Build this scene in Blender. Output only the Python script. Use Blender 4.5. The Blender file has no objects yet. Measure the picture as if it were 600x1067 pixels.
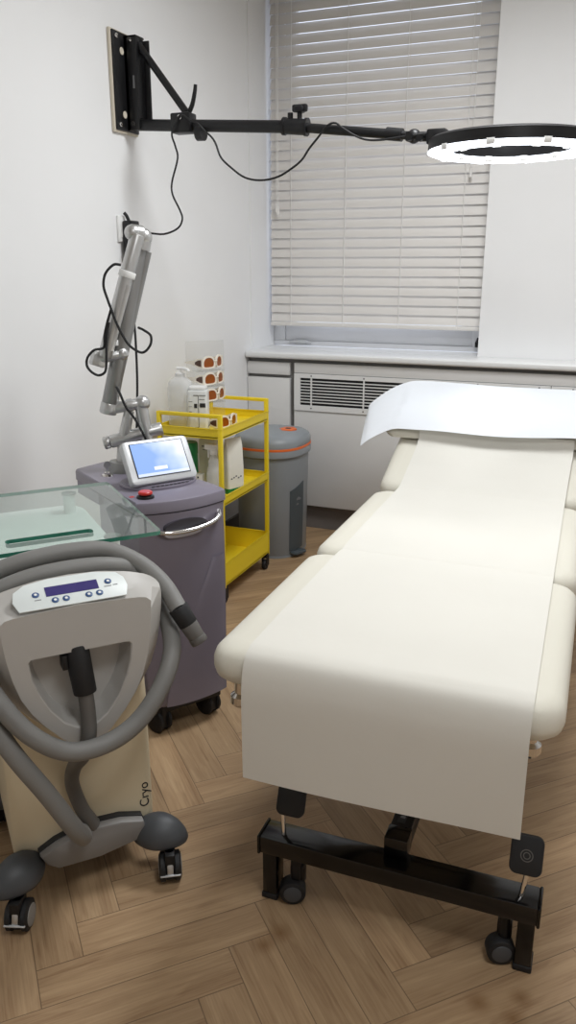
import bpy, bmesh, math, random
from mathutils import Vector, Matrix, noise
random.seed(7)
PI = math.pi
scene = bpy.context.scene
col = scene.collection

# ------------------------------------------------------------------ materials
def lin(c):
    return tuple(((v/255)/12.92 if v/255 <= .04045 else ((v/255+.055)/1.055)**2.4) for v in c) + (1.0,)

class NT:
    """small helper for shader node graphs"""
    def __init__(s, m):
        s.m = m; s.t = m.node_tree; s.n = s.t.nodes; s.l = s.t.links
    def new(s, typ, **kw):
        n = s.n.new(typ)
        for k, v in kw.items(): setattr(n, k, v)
        return n
    def put(s, sock, v):
        if isinstance(v, bpy.types.NodeSocket): s.l.new(v, sock)
        else: sock.default_value = v
    def math(s, op, a, b=0.0, c=0.0, clamp=False):
        n = s.new('ShaderNodeMath', operation=op); n.use_clamp = clamp
        s.put(n.inputs[0], a); s.put(n.inputs[1], b); s.put(n.inputs[2], c)
        return n.outputs[0]
    def mix(s, f, a, b):
        n = s.new('ShaderNodeMix', data_type='RGBA')
        s.put(n.inputs[0], f); s.put(n.inputs[6], a); s.put(n.inputs[7], b)
        return n.outputs[2]
    def comb(s, x, y, z):
        n = s.new('ShaderNodeCombineXYZ')
        s.put(n.inputs[0], x); s.put(n.inputs[1], y); s.put(n.inputs[2], z)
        return n.outputs[0]
    def noise(s, vec, scale=5.0, detail=3.0, rough=.5, dist=0.0):
        n = s.new('ShaderNodeTexNoise')
        s.put(n.inputs['Vector'], vec); n.inputs['Scale'].default_value = scale
        n.inputs['Detail'].default_value = detail; n.inputs['Roughness'].default_value = rough
        n.inputs['Distortion'].default_value = dist
        return n.outputs[0]
    def ramp(s, f, stops):
        n = s.new('ShaderNodeValToRGB'); s.put(n.inputs[0], f)
        e = n.color_ramp.elements
        while len(e) < len(stops): e.new(.5)
        for el, (p, c) in zip(e, stops): el.position = p; el.color = c
        return n.outputs[0]

def mat(name, rgb, rough=.5, metal=0.0, var=.04, vscale=9.0, bump=0.0, bscale=220.0, spec=.5, coat=0.0, trans=0.0, sheen=0.0, sub=0.0):
    m = bpy.data.materials.new(name); m.use_nodes = True
    g = NT(m); b = g.n['Principled BSDF']
    c = lin(rgb)
    tc = g.new('ShaderNodeTexCoord').outputs['Object']
    f = g.noise(tc, vscale, 3.0)
    dk = tuple(v*(1-var) for v in c[:3])+(1,); lt = tuple(min(1, v*(1+var)) for v in c[:3])+(1,)
    g.l.new(g.ramp(f, [(.3, dk), (.7, lt)]), b.inputs['Base Color'])
    b.inputs['Roughness'].default_value = rough; b.inputs['Metallic'].default_value = metal
    b.inputs['Specular IOR Level'].default_value = spec
    b.inputs['Coat Weight'].default_value = coat; b.inputs['Coat Roughness'].default_value = .08
    b.inputs['Transmission Weight'].default_value = trans
    b.inputs['Sheen Weight'].default_value = sheen
    if bump:
        bn = g.new('ShaderNodeBump'); bn.inputs['Strength'].default_value = bump; bn.inputs['Distance'].default_value = .002
        g.l.new(g.noise(tc, bscale, 2.0), bn.inputs['Height']); g.l.new(bn.outputs[0], b.inputs['Normal'])
    return m

def emit(name, rgb, strength):
    m = bpy.data.materials.new(name); m.use_nodes = True
    g = NT(m); b = g.n['Principled BSDF']
    b.inputs['Base Color'].default_value = lin((235, 238, 240))
    b.inputs['Emission Color'].default_value = lin(rgb); b.inputs['Emission Strength'].default_value = strength
    return m

def clear(name, tint, gloss=1.0, fac=None, rough=.02, haze=0.0, hazecol=(230, 230, 228)):
    """clear sheet: tinted transparency with fresnel reflection, plus a little milky diffuse"""
    m = bpy.data.materials.new(name); m.use_nodes = True
    g = NT(m); g.n.remove(g.n['Principled BSDF']); out = g.n['Material Output']
    tr = g.new('ShaderNodeBsdfTransparent'); tr.inputs[0].default_value = lin(tint)
    gl = g.new('ShaderNodeBsdfGlossy'); gl.inputs['Roughness'].default_value = rough
    fr = g.new('ShaderNodeFresnel'); fr.inputs[0].default_value = 1.5
    mx = g.new('ShaderNodeMixShader')
    bf = g.new('ShaderNodeNewGeometry').outputs['Backfacing']
    g.l.new(g.math('MULTIPLY', g.math('MULTIPLY', fr.outputs[0], gloss), g.math('SUBTRACT', 1.0, bf), clamp=True), mx.inputs[0])
    g.l.new(tr.outputs[0], mx.inputs[1]); g.l.new(gl.outputs[0], mx.inputs[2])
    last = mx
    if haze:
        df = g.new('ShaderNodeBsdfDiffuse'); df.inputs[0].default_value = lin(hazecol)
        m2 = g.new('ShaderNodeMixShader'); m2.inputs[0].default_value = haze
        g.l.new(mx.outputs[0], m2.inputs[1]); g.l.new(df.outputs[0], m2.inputs[2]); last = m2
    g.l.new(last.outputs[0], out.inputs[0])
    return m

def floor_mat():
    m = bpy.data.materials.new('herringbone_oak'); m.use_nodes = True
    g = NT(m); b = g.n['Principled BSDF']
    tc = g.new('ShaderNodeTexCoord').outputs['Object']
    sp = g.new('ShaderNodeSeparateXYZ'); g.l.new(tc, sp.inputs[0])
    x, y = sp.outputs[0], sp.outputs[1]
    r2 = 1/math.sqrt(2); W = .09
    a = g.math('DIVIDE', g.math('SUBTRACT', g.math('MULTIPLY', g.math('ADD', x, y), r2), .03), W)
    bb = g.math('DIVIDE', g.math('SUBTRACT', g.math('MULTIPLY', g.math('SUBTRACT', y, x), r2), 1.229), W)
    i = g.math('FLOOR', a); j = g.math('FLOOR', bb)
    fa = g.math('SUBTRACT', a, i); fb = g.math('SUBTRACT', bb, j)
    d = g.math('SUBTRACT', i, j)
    blk = g.math('FLOOR', g.math('DIVIDE', g.math('ADD', d, .5), 10.0))
    k = g.math('SUBTRACT', d, g.math('MULTIPLY', blk, 10.0))
    hz = g.math('LESS_THAN', k, 4.5)
    vt = g.math('SUBTRACT', 1.0, hz)
    al_h = g.math('ADD', k, fa)
    al_v = g.math('ADD', g.math('SUBTRACT', k, 5.0), g.math('SUBTRACT', 1.0, fb))
    along = g.math('ADD', g.math('MULTIPLY', hz, al_h), g.math('MULTIPLY', vt, al_v))
    across = g.math('ADD', g.math('MULTIPLY', hz, fb), g.math('MULTIPLY', vt, fa))
    row = g.math('ADD', g.math('MULTIPLY', hz, j), g.math('MULTIPLY', vt, g.math('ADD', i, 37.0)))
    e1 = g.math('MINIMUM', across, g.math('SUBTRACT', 1.0, across))
    e2 = g.math('MINIMUM', along, g.math('SUBTRACT', 5.0, along))
    edge = g.math('MINIMUM', e1, e2)
    wn = g.new('ShaderNodeTexWhiteNoise', noise_dimensions='3D')
    g.l.new(g.comb(row, blk, hz), wn.inputs[0])
    rid = wn.outputs[0]
    off = g.math('MULTIPLY', rid, 31.0)
    v1 = g.comb(g.math('ADD', g.math('MULTIPLY', along, .34), off), g.math('ADD', g.math('MULTIPLY', across, 2.6), g.math('MULTIPLY', row, 1.7)), off)
    v2 = g.comb(g.math('ADD', g.math('MULTIPLY', along, .42), off), g.math('MULTIPLY', across, 20.0), off)
    n1 = g.noise(v1, 1.0, 3.0, .5, .35)
    n2 = g.noise(v2, 1.0, 3.0, .55, .12)
    # long wavy figure running with the grain
    ring = g.math('SINE', g.math('MULTIPLY', n1, 46.0))
    mixv = g.math('ADD', g.math('MULTIPLY', n1, .50), g.math('ADD', g.math('MULTIPLY', n2, .38), g.math('MULTIPLY', ring, .028)))
    base = g.ramp(mixv, [(.22, lin((134, 104, 76))), (.40, lin((165, 136, 104))), (.56, lin((182, 153, 119))), (.78, lin((197, 171, 138)))])
    tone = g.ramp(rid, [(0.0, (.84, .84, .83, 1)), (1.0, (1.06, 1.05, 1.03, 1))])
    mul = g.new('ShaderNodeMix', data_type='RGBA', blend_type='MULTIPLY'); mul.inputs[0].default_value = 1.0
    g.l.new(base, mul.inputs[6]); g.l.new(tone, mul.inputs[7])
    c = mul.outputs[2]
    # worn round marks left on the planks
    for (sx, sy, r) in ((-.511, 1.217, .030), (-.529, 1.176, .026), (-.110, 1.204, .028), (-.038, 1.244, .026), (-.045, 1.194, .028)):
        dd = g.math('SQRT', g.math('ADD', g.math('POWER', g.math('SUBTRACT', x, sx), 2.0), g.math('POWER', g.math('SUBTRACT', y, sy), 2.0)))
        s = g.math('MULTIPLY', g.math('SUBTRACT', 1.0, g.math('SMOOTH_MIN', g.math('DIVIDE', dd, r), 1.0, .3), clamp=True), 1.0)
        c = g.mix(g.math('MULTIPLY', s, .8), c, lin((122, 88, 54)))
    groove = g.math('LESS_THAN', edge, .012)
    c = g.mix(g.math('MULTIPLY', groove, .62), c, lin((84, 66, 50)))
    g.l.new(c, b.inputs['Base Color'])
    g.l.new(g.math('ADD', .42, g.math('MULTIPLY', n2, .16)), b.inputs['Roughness'])
    b.inputs['Specular IOR Level'].default_value = .4
    bn = g.new('ShaderNodeBump'); bn.inputs['Strength'].default_value = .25; bn.inputs['Distance'].default_value = .0015
    g.l.new(g.math('SUBTRACT', n2, g.math('MULTIPLY', groove, 1.0)), bn.inputs['Height']); g.l.new(bn.outputs[0], b.inputs['Normal'])
    return m

def screen_mat():
    m = bpy.data.materials.new('touch_screen'); m.use_nodes = True
    g = NT(m); b = g.n['Principled BSDF']
    tc = g.new('ShaderNodeTexCoord').outputs['Object']
    sp = g.new('ShaderNodeSeparateXYZ'); g.l.new(tc, sp.inputs[0])
    x, z = sp.outputs[0], sp.outputs[2]
    f = g.math('ADD', g.math('ADD', g.math('MULTIPLY', x, 3.0), g.math('MULTIPLY', z, 2.6)), g.math('MULTIPLY', g.noise(tc, 14.0, 2.0), .55))
    c = g.ramp(f, [(.22, lin((136, 170, 230))), (.36, lin((184, 204, 242))), (.52, lin((226, 231, 245))), (.8, lin((238, 240, 248)))])
    # pale strip along the bottom and one small pale key
    strip = g.math('LESS_THAN', z, -.0405)
    c = g.mix(g.math('MULTIPLY', strip, .6), c, lin((240, 244, 250)))
    key = g.math('MULTIPLY', g.math('LESS_THAN', g.math('ABSOLUTE', g.math('ADD', x, .006)), .02), g.math('LESS_THAN', g.math('ABSOLUTE', g.math('ADD', z, .0285)), .005))
    c = g.mix(g.math('MULTIPLY', key, .85), c, lin((246, 248, 252)))
    b.inputs['Base Color'].default_value = (.02, .02, .02, 1); b.inputs['Roughness'].default_value = .25
    g.l.new(c, b.inputs['Emission Color']); b.inputs['Emission Strength'].default_value = .95
    return m

M = {}
M['wall'] = mat('wall_paint', (240, 240, 240), .75, var=.015, vscale=2.5, bump=.12, bscale=160)
M['ceil'] = mat('ceiling_paint', (238, 237, 234), .85, var=.01)
M['floor'] = floor_mat()
M['sill'] = mat('sill_white', (232, 232, 231), .35, var=.01)
M['panel'] = mat('panel_grey_white', (222, 221, 219), .45, var=.012)
M['plinth'] = mat('plinth_grey', (112, 107, 104), .5, var=.05)
M['gap'] = mat('recess_grey', (122, 121, 120), .6)
M['upvc'] = mat('white_frame', (228, 229, 232), .35, var=.01)
M['slat'] = mat('blind_slat', (226, 222, 217), .5, var=.015)
M['cord'] = mat('blind_cord', (236, 234, 230), .7)
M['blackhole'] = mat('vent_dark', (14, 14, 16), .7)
M['black'] = mat('black_metal', (20, 20, 22), .42, var=.1, spec=.4)
M['gloss_black'] = mat('gloss_black', (10, 10, 12), .16, var=.05, spec=.5)
M['rubber'] = mat('black_rubber', (22, 22, 24), .6, var=.1)
M['rim_grey'] = mat('wheel_grey', (140, 138, 134), .45)
M['chrome'] = mat('chrome', (215, 213, 210), .1, 1.0)
M['alu'] = mat('brushed_aluminium', (196, 196, 195), .34, .85, var=.05, vscale=30)
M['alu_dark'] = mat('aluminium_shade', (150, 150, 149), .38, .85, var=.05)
M['silver'] = mat('silver_plastic', (203, 205, 207), .38, .25)
M['purple'] = mat('purple_grey_shell', (132, 126, 140), .38, .12, var=.03, coat=.12)
M['purple_dark'] = mat('dark_recess', (58, 55, 62), .5)
M['lilac'] = mat('pale_lip', (214, 212, 222), .3)
M['red'] = mat('red_button', (196, 40, 30), .35)
M['screen'] = screen_mat()
M['lcd'] = mat('lcd_violet', (62, 54, 116), .25)
M['cream_body'] = mat('cream_enamel', (226, 213, 183), .42, var=.02)
M['grey_shell'] = mat('grey_shell', (186, 183, 178), .42, var=.02)
M['grey_base'] = mat('grey_base_plastic', (128, 125, 122), .5)
M['charcoal'] = mat('charcoal_foot', (70, 72, 75), .5)
M['hose'] = mat('grey_hose', (126, 125, 122), .55, var=.05, bump=.15, bscale=400)
M['hose_dark'] = mat('dark_grey_hose', (98, 95, 91), .55, var=.05)
M['panel_white'] = mat('control_panel_white', (226, 232, 230), .4)
M['blue'] = mat('button_blue', (52, 84, 130), .4)
M['white'] = mat('plain_white', (240, 240, 238), .45)
M['print'] = mat('print_dark', (40, 40, 42), .6)
M['print_grey'] = mat('print_grey', (120, 120, 122), .6)
M['yellow'] = mat('yellow_enamel', (240, 212, 38), .36, var=.02)
M['bin_grey'] = mat('bin_grey', (140, 145, 149), .42, var=.02)
M['bin_dark'] = mat('bin_dark', (72, 80, 84), .5)
M['orange'] = mat('orange_trim', (232, 112, 50), .45)
M['green'] = mat('green_plastic', (18, 128, 66), .4)
M['milky'] = mat('milky_plastic', (226, 228, 226), .35)
M['cream_box'] = mat('cream_card', (236, 233, 220), .6)
M['amber'] = mat('amber_lens', (150, 78, 24), .18, var=.1)
M['brown_lens'] = mat('brown_lens', (84, 56, 42), .2)
M['ivory'] = mat('ivory_frame', (244, 236, 222), .4)
M['vinyl'] = mat('cream_vinyl', (221, 217, 203), .5, var=.012, vscale=4, bump=.1, bscale=500, spec=.35)
M['paper'] = mat('couch_paper', (223, 220, 211), .7, var=.012, vscale=5, bump=.10, bscale=70, spec=.2)
M['sheet'] = mat('white_sheet', (228, 231, 235), .65, var=.008, vscale=5, bump=.2, bscale=40, spec=.2)
M['ring_glow'] = emit('ring_glow', (238, 245, 255), 5.0)
M['socket'] = mat('socket_white', (238, 238, 236), .4)
M['backing'] = mat('bracket_backing', (214, 205, 188), .7)
M['glass'] = clear('shelf_glass', (240, 247, 244), 1.25, haze=.07, hazecol=(226, 232, 229))
M['glass_edge'] = mat('glass_edge_green', (58, 128, 108), .15, var=.15, vscale=25, coat=.4)
M['pane'] = clear('window_pane', (250, 252, 255), .8)
M['acrylic'] = clear('clear_acrylic', (250, 250, 249), .8, haze=.05, hazecol=(236, 234, 232))
M['translucent'] = clear('cloudy_plastic', (242, 243, 243), .5, rough=.25, haze=.45, hazecol=(252, 252, 252))

# ------------------------------------------------------------------ mesh helpers
def add(dst, src, mx=None):
    """append bmesh src to dst (frees src)"""
    vm = {}
    for v in src.verts:
        vm[v] = dst.verts.new(mx @ v.co if mx else v.co)
    for f in src.faces:
        try:
            nf = dst.faces.new([vm[v] for v in f.verts]); nf.material_index = f.material_index
        except ValueError: pass
    src.free()
    return dst

def join(*bs):
    d = bmesh.new()
    for b in bs: add(d, b)
    return d

def xf(bm, mx):
    bmesh.ops.transform(bm, matrix=mx, verts=bm.verts); return bm

def T(x, y, z): return Matrix.Translation((x, y, z))
def RX(a): return Matrix.Rotation(a, 4, 'X')
def RY(a): return Matrix.Rotation(a, 4, 'Y')
def RZ(a): return Matrix.Rotation(a, 4, 'Z')

def box(x0, x1, y0, y1, z0, z1, bev=0.0, seg=2):
    bm = bmesh.new()
    bmesh.ops.create_cube(bm, size=1.0)
    for v in bm.verts:
        v.co = Vector(((x0+x1)/2+v.co.x*(x1-x0), (y0+y1)/2+v.co.y*(y1-y0), (z0+z1)/2+v.co.z*(z1-z0)))
    if bev:
        bmesh.ops.bevel(bm, geom=list(bm.edges), offset=bev, segments=seg, profile=.5, affect='EDGES')
    return bm

def basis(d):
    d = d.normalized()
    up = Vector((0, 0, 1)) if abs(d.z) < .95 else Vector((1, 0, 0))
    a = d.cross(up).normalized(); b = a.cross(d).normalized()
    return a, b

def cyl(p0, p1, r0, r1=None, n=24, bev=0.0):
    p0, p1 = Vector(p0), Vector(p1); r1 = r0 if r1 is None else r1
    d = p1-p0; a, b = basis(d); L = d.length; d = d.normalized()
    prof = [(0, r0), (L, r1)]
    if bev: prof = [(0, r0-bev), (bev*.3, r0-bev*.3), (bev, r0), (L-bev, r1), (L-bev*.3, r1-bev*.3), (L, r1-bev)]
    bm = bmesh.new(); rings = []
    for t, r in prof:
        rings.append([bm.verts.new(p0+d*t+a*math.cos(2*PI*k/n)*r+b*math.sin(2*PI*k/n)*r) for k in range(n)])
    for q in range(len(rings)-1):
        for k in range(n):
            bm.faces.new((rings[q][k], rings[q][(k+1) % n], rings[q+1][(k+1) % n], rings[q+1][k]))
    bm.faces.new(rings[0][::-1]); bm.faces.new(rings[-1])
    bmesh.ops.recalc_face_normals(bm, faces=bm.faces)
    return bm

def catmull(pts, sub):
    P = [Vector(p) for p in pts]
    if len(P) < 3 or sub < 2: return P
    P = [P[0]*2-P[1]]+P+[P[-1]*2-P[-2]]
    out = []
    for i in range(1, len(P)-2):
        for s in range(sub):
            t = s/sub; a, b, c, d = P[i-1], P[i], P[i+1], P[i+2]
            out.append(.5*((2*b)+(c-a)*t+(2*a-5*b+4*c-d)*t*t+(3*b-a-3*c+d)*t**3))
    out.append(P[-2]); return out

def tube(pts, r, n=12, sub=6, flat=1.0, rend=None):
    P = catmull(pts, sub); bm = bmesh.new(); rings = []
    tg = (P[1]-P[0]).normalized(); a, b = basis(tg)
    for i, p in enumerate(P):
        t = (P[min(i+1, len(P)-1)]-P[max(i-1, 0)]).normalized()
        a = (a-t*a.dot(t)).normalized(); b = t.cross(a).normalized()
        rr = r if rend is None else r+(rend-r)*i/(len(P)-1)
        rings.append([bm.verts.new(p+a*math.cos(2*PI*k/n)*rr+b*math.sin(2*PI*k/n)*rr*flat) for k in range(n)])
    for q in range(len(rings)-1):
        for k in range(n):
            bm.faces.new((rings[q][k], rings[q][(k+1) % n], rings[q+1][(k+1) % n], rings[q+1][k]))
    bm.faces.new(rings[0][::-1]); bm.faces.new(rings[-1])
    bmesh.ops.recalc_face_normals(bm, faces=bm.faces)
    return bm

def loops(ls, cap0=True, cap1=True, mats=None):
    """skin a list of equal-length closed point loops"""
    bm = bmesh.new(); R = [[bm.verts.new(Vector(p)) for p in l] for l in ls]; n = len(R[0])
    for q in range(len(R)-1):
        for k in range(n):
            f = bm.faces.new((R[q][k], R[q][(k+1) % n], R[q+1][(k+1) % n], R[q+1][k]))
            if mats: f.material_index = mats[q]
    if cap0: bm.faces.new(R[0][::-1])
    if cap1: bm.faces.new(R[-1])
    bmesh.ops.recalc_face_normals(bm, faces=bm.faces)
    return bm

def lathe(prof, n=32, c=(0, 0), sx=1.0, sy=1.0):
    solid = prof[0] != prof[-1]
    return loops([[(c[0]+r*sx*math.cos(2*PI*k/n), c[1]+r*sy*math.sin(2*PI*k/n), z) for k in range(n)] for r, z in prof], solid, solid)

def rrect(w, h, r, n=6, cx=0.0, cy=0.0):
    out = []
    for (sx, sy, a0) in ((1, 1, 0), (-1, 1, PI/2), (-1, -1, PI), (1, -1, 3*PI/2)):
        for k in range(n+1):
            a = a0+PI/2*k/n
            out.append((cx+sx*(w/2-r)+r*math.cos(a), cy+sy*(h/2-r)+r*math.sin(a)))
    return out

def superell(a, b, e, n=48, cx=0.0, cy=0.0):
    out = []
    for k in range(n):
        t = 2*PI*k/n; c, s = math.cos(t), math.sin(t)
        out.append((cx+a*math.copysign(abs(c)**(2/e), c), cy+b*math.copysign(abs(s)**(2/e), s)))
    return out

def slab(poly, z0, z1, e=0.0):
    """polygon in xy between z0 and z1 with rounded rims of size e"""
    cx = sum(p[0] for p in poly)/len(poly); cy = sum(p[1] for p in poly)/len(poly)
    def ins(d):
        n = len(poly); out = []
        for i in range(n):
            p0, p1, p2 = Vector(poly[i-1]), Vector(poly[i]), Vector(poly[(i+1) % n])
            t = ((p1-p0).normalized()+(p2-p1).normalized())
            t = t.normalized() if t.length > 1e-6 else (p2-p1).normalized()
            nn = Vector((-t.y, t.x))
            out.append(p1+nn*d)
        return out
    area = sum(poly[i-1][0]*poly[i][1]-poly[i][0]*poly[i-1][1] for i in range(len(poly)))
    sg = 1 if area > 0 else -1
    if not e: seq = [(0, z0), (0, z1)]
    else: seq = [(e, z0), (e*.3, z0+e*.3), (0, z0+e), (0, z1-e), (e*.3, z1-e*.3), (e, z1)]
    return loops([[(p[0], p[1], z) for p in ins(d*sg)] for d, z in seq])

def prism(poly, y0, y1, e=0.0):
    """polygon in xz extruded along y"""
    b = slab(poly, -y1, -y0, e)
    return xf(b, RX(PI/2))       # (x, y, z) -> (x, -z, y)

def ball(c, rx, ry, rz, n=20):
    bm = bmesh.new(); bmesh.ops.create_uvsphere(bm, u_segments=n, v_segments=n//2+2, radius=1.0)
    for v in bm.verts: v.co = Vector((c[0]+v.co.x*rx, c[1]+v.co.y*ry, c[2]+v.co.z*rz))
    return bm

def grid(fn, nu, nv, th=0.0):
    bm = bmesh.new()
    V = [[bm.verts.new(fn(i/nu, j/nv)) for j in range(nv+1)] for i in range(nu+1)]
    for i in range(nu):
        for j in range(nv):
            bm.faces.new((V[i][j], V[i+1][j], V[i+1][j+1], V[i][j+1]))
    bmesh.ops.recalc_face_normals(bm, faces=bm.faces)
    if th: bmesh.ops.solidify(bm, geom=bm.faces[:]+bm.edges[:]+bm.verts[:], thickness=th)
    return bm

def obj(name, bm, m, parent=None, label=None, smooth=35, loc=None):
    me = bpy.data.meshes.new(name); bm.to_mesh(me); bm.free()
    o = bpy.data.objects.new(name, me); col.objects.link(o)
    for x in (m if isinstance(m, (list, tuple)) else [m]): me.materials.append(x)
    if smooth:
        me.polygons.foreach_set('use_smooth', [True]*len(me.polygons)); me.set_sharp_from_angle(angle=math.radians(smooth))
    if parent: o.parent = parent
    if label: o['label'] = label
    if loc: o.location = loc
    return o

def thing(name, label, cat, loc=(0, 0, 0), rz=0.0, group=None):
    o = bpy.data.objects.new(name, None); col.objects.link(o)
    o.location = loc; o.rotation_euler = (0, 0, rz); o.empty_display_size = .05
    o['label'] = label; o['category'] = cat
    if group: o['group'] = group
    return o

def tag(o, label, cat, group=None):
    o['label'] = label; o['category'] = cat
    if group: o['group'] = group
    return o

def struct(name, bm, m, parent=None, smooth=35):
    o = obj(name, bm, m, parent, smooth=smooth)
    if not parent: o['kind'] = 'structure'
    return o

def copy_tree(o, parent=None):
    c = o.copy(); col.objects.link(c); c.parent = parent
    for ch in list(o.children): copy_tree(ch, c)
    return c

def text_bm(s, size, depth=.0006):
    cu = bpy.data.curves.new('lettering', 'FONT'); cu.body = s; cu.size = size; cu.extrude = depth; cu.align_x = 'CENTER'; cu.align_y = 'CENTER'
    to = bpy.data.objects.new('lettering', cu); col.objects.link(to)
    bpy.context.view_layer.update()
    me = to.evaluated_get(bpy.context.evaluated_depsgraph_get()).to_mesh()
    bm = bmesh.new(); bm.from_mesh(me)
    bpy.data.objects.remove(to); bpy.data.curves.remove(cu)
    return bm

# ------------------------------------------------------------------ the room
XL, XR, YB, YF, ZC = -1.725, 1.75, 3.85, -1.6, 2.62
struct('floor', box(XL-.1, XR+.1, YF-.1, YB+.35, -.06, 0), M['floor'], smooth=0)
struct('ceiling', box(XL-.1, XR+.1, YF-.1, YB+.35, ZC, ZC+.06), M['ceil'], smooth=0)
struct('wall_left', join(box(XL-.1, XL, YF-.1, 3.752, 0, ZC, 0), box(XL-.1, XL+.006, 3.752, 4.16, 0, ZC)), M['wall'], smooth=0)
struct('wall_right', box(XR, XR+.1, YF-.1, YB+.35, 0, ZC), M['wall'], smooth=0)
struct('wall_front', box(XL, XR, YF-.1, YF, 0, ZC), M['wall'], smooth=0)
WX1 = -.612   # right side of the window opening
struct('wall_back', join(box(WX1, XR, YB, YB+.27, 0, ZC), box(XL+.006, WX1, YB, YB+.27, 0, .868), box(XL+.006, WX1, YB, YB+.27, 2.585, ZC)), M['wall'], smooth=0)
struct('baseboard_left', box(XL, XL+.015, YF, 3.69, 0, .09, .004), M['plinth'])
# window sill running along the back wall
struct('trim_1', join(box(XL+.001, XR-.001, 3.672, YB-.001, .868, .898, .009, 3), box(XL+.007, WX1-.001, YB-.004, 4.03, .869, .8985)), M['sill'])
struct('baseboard_back', join(box(XL+.02, XR, 3.742, 3.80, 0, .126), box(XL+.02, XR, 3.735, 3.743, .105, .126, .002)), M['plinth'])

# window: frame, pane, handle, stay
wf = bmesh.new()
Y0, Y1 = 4.035, 4.085
for b in (box(XL+.007, WX1-.001, Y0, Y1, .899, .925, .004), box(XL+.007, WX1-.001, Y0, Y1, 2.54, 2.584, .004),
          box(XL+.007, XL+.07, Y0, Y1, .925, 2.54, .004), box(WX1-.06, WX1-.001, Y0, Y1, .925, 2.54, .004),
          box(XL+.07, WX1-.06, Y0+.008, Y1-.004, .925, 1.0, .005), box(XL+.07, WX1-.06, Y0+.008, Y1-.004, 2.47, 2.54, .005),
          box(XL+.07, XL+.125, Y0+.008, Y1-.004, 1.0, 2.47, .005), box(WX1-.115, WX1-.06, Y0+.008, Y1-.004, 1.0, 2.47, .005)):
    add(wf, b)
win = struct('window_1', wf, M['upvc'])
obj('window_pane', box(XL+.125, WX1-.115, Y0+.02, Y0+.028, 1.0, 2.47), M['pane'], win)
hb = join(box(-1.625, -1.50, 4.012, 4.026, .915, .926, .004), box(-1.60, -1.53, 4.024, 4.036, .910, .932, .003))
obj('window_handle', hb, M['silver'], win)
obj('window_stay', join(box(-.652, -.636, 4.0, 4.035, .925, .952, .003), cyl((-.644, 3.995, .945), (-.644, 4.03, .965), .006)), M['black'], win)

# venetian blind
bl = thing('venetian_blind', 'white horizontal slatted blind lowered over the window', 'blind', (-1.16, 3.96, 2.56))
BW = .538
sl = bmesh.new(); zz = 1.052 - 2.56; tilt = math.radians(20)
SP = [(-.025, .0), (-.012, .0016), (0, .0022), (.012, .0016), (.025, .0)]
while zz < -.03:
    pts = []
    for s, h in SP:      # bottom edge leans into the room
        y = -(-s)*math.sin(tilt)*1.0; z = s*math.cos(tilt)
        pts.append(Vector((0, s*math.sin(tilt)-h*math.cos(tilt), zz+z+h*math.sin(tilt))))
    o1 = [(p.y, p.z) for p in pts]; o2 = [(p.y+.0022, p.z+.0009) for p in pts][::-1]
    ring = o1+o2
    add(sl, loops([[(-BW, y, z) for y, z in ring], [(BW, y, z) for y, z in ring]]))
    zz += .0452
obj('slats', sl, M['slat'], bl)
obj('bottom_rail', box(-BW, BW, -.016, .018, 1.006-2.56, 1.026-2.56, .004), M['slat'], bl)
obj('head_rail', box(-BW, BW, -.03, .03, -.02, .024, .003), M['slat'], bl)
for lx in (-.425, -.145, .14, .425):
    obj('ladder_cord', join(tube([(lx, -.016, 1.012-2.56), (lx, -.016, -.02)], .0016, 6, 1), tube([(lx, .017, 1.012-2.56), (lx, .017, -.02)], .0014, 6, 1)), M['cord'], bl)
for lx, z0 in ((-.487, 1.56), (-.495, 1.575), (.452, 1.70)):
    t = z0-2.56
    c = obj('pull_cord', tube([(lx, -.034, t+.02), (lx, -.032, t+.5), (lx, -.03, -.02)], .0016, 6, 4), M['cord'], bl)
    obj('cord_tassel', xf(lathe([(.002, .024), (.004, .022), (.0055, .008), (.0085, -.012), (.0075, -.016), (.001, -.017)], 14), T(lx, -.034, t)), M['cord'], c)

# cupboard and radiator cover under the sill
cp = thing('cupboard', 'pale grey cupboard with one drawer and one door, in the corner under the sill', 'cupboard', (-1.60, 3.76, .126))
def rel(o, b): return xf(b, T(-o.location.x, -o.location.y, -o.location.z))
obj('carcass', rel(cp, box(-1.722, -1.474, 3.722, YB-.002, .127, .866)), M['gap'], cp, smooth=0)
obj('drawer', rel(cp, box(-1.7215, -1.494, 3.70, 3.722, .787, .847, .002)), M['panel'], cp)
obj('door', rel(cp, box(-1.7215, -1.494, 3.70, 3.722, .135, .771, .002)), M['panel'], cp)
rc = thing('radiator_cover', 'long pale grey panelled radiator cover with a slotted vent, under the sill', 'radiator cover', (.1, 3.76, .126))
obj('carcass', rel(rc, box(-1.4735, 1.72, 3.722, YB-.002, .127, .866)), M['gap'], rc, smooth=0)
obj('top_panel', rel(rc, box(-1.47, 1.72, 3.70, 3.722, .801, .849, .002)), M['panel'], rc)
obj('lower_panel', rel(rc, box(-1.47, 1.72, 3.70, 3.722, .13, .615, .002)), M['panel'], rc)
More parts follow.
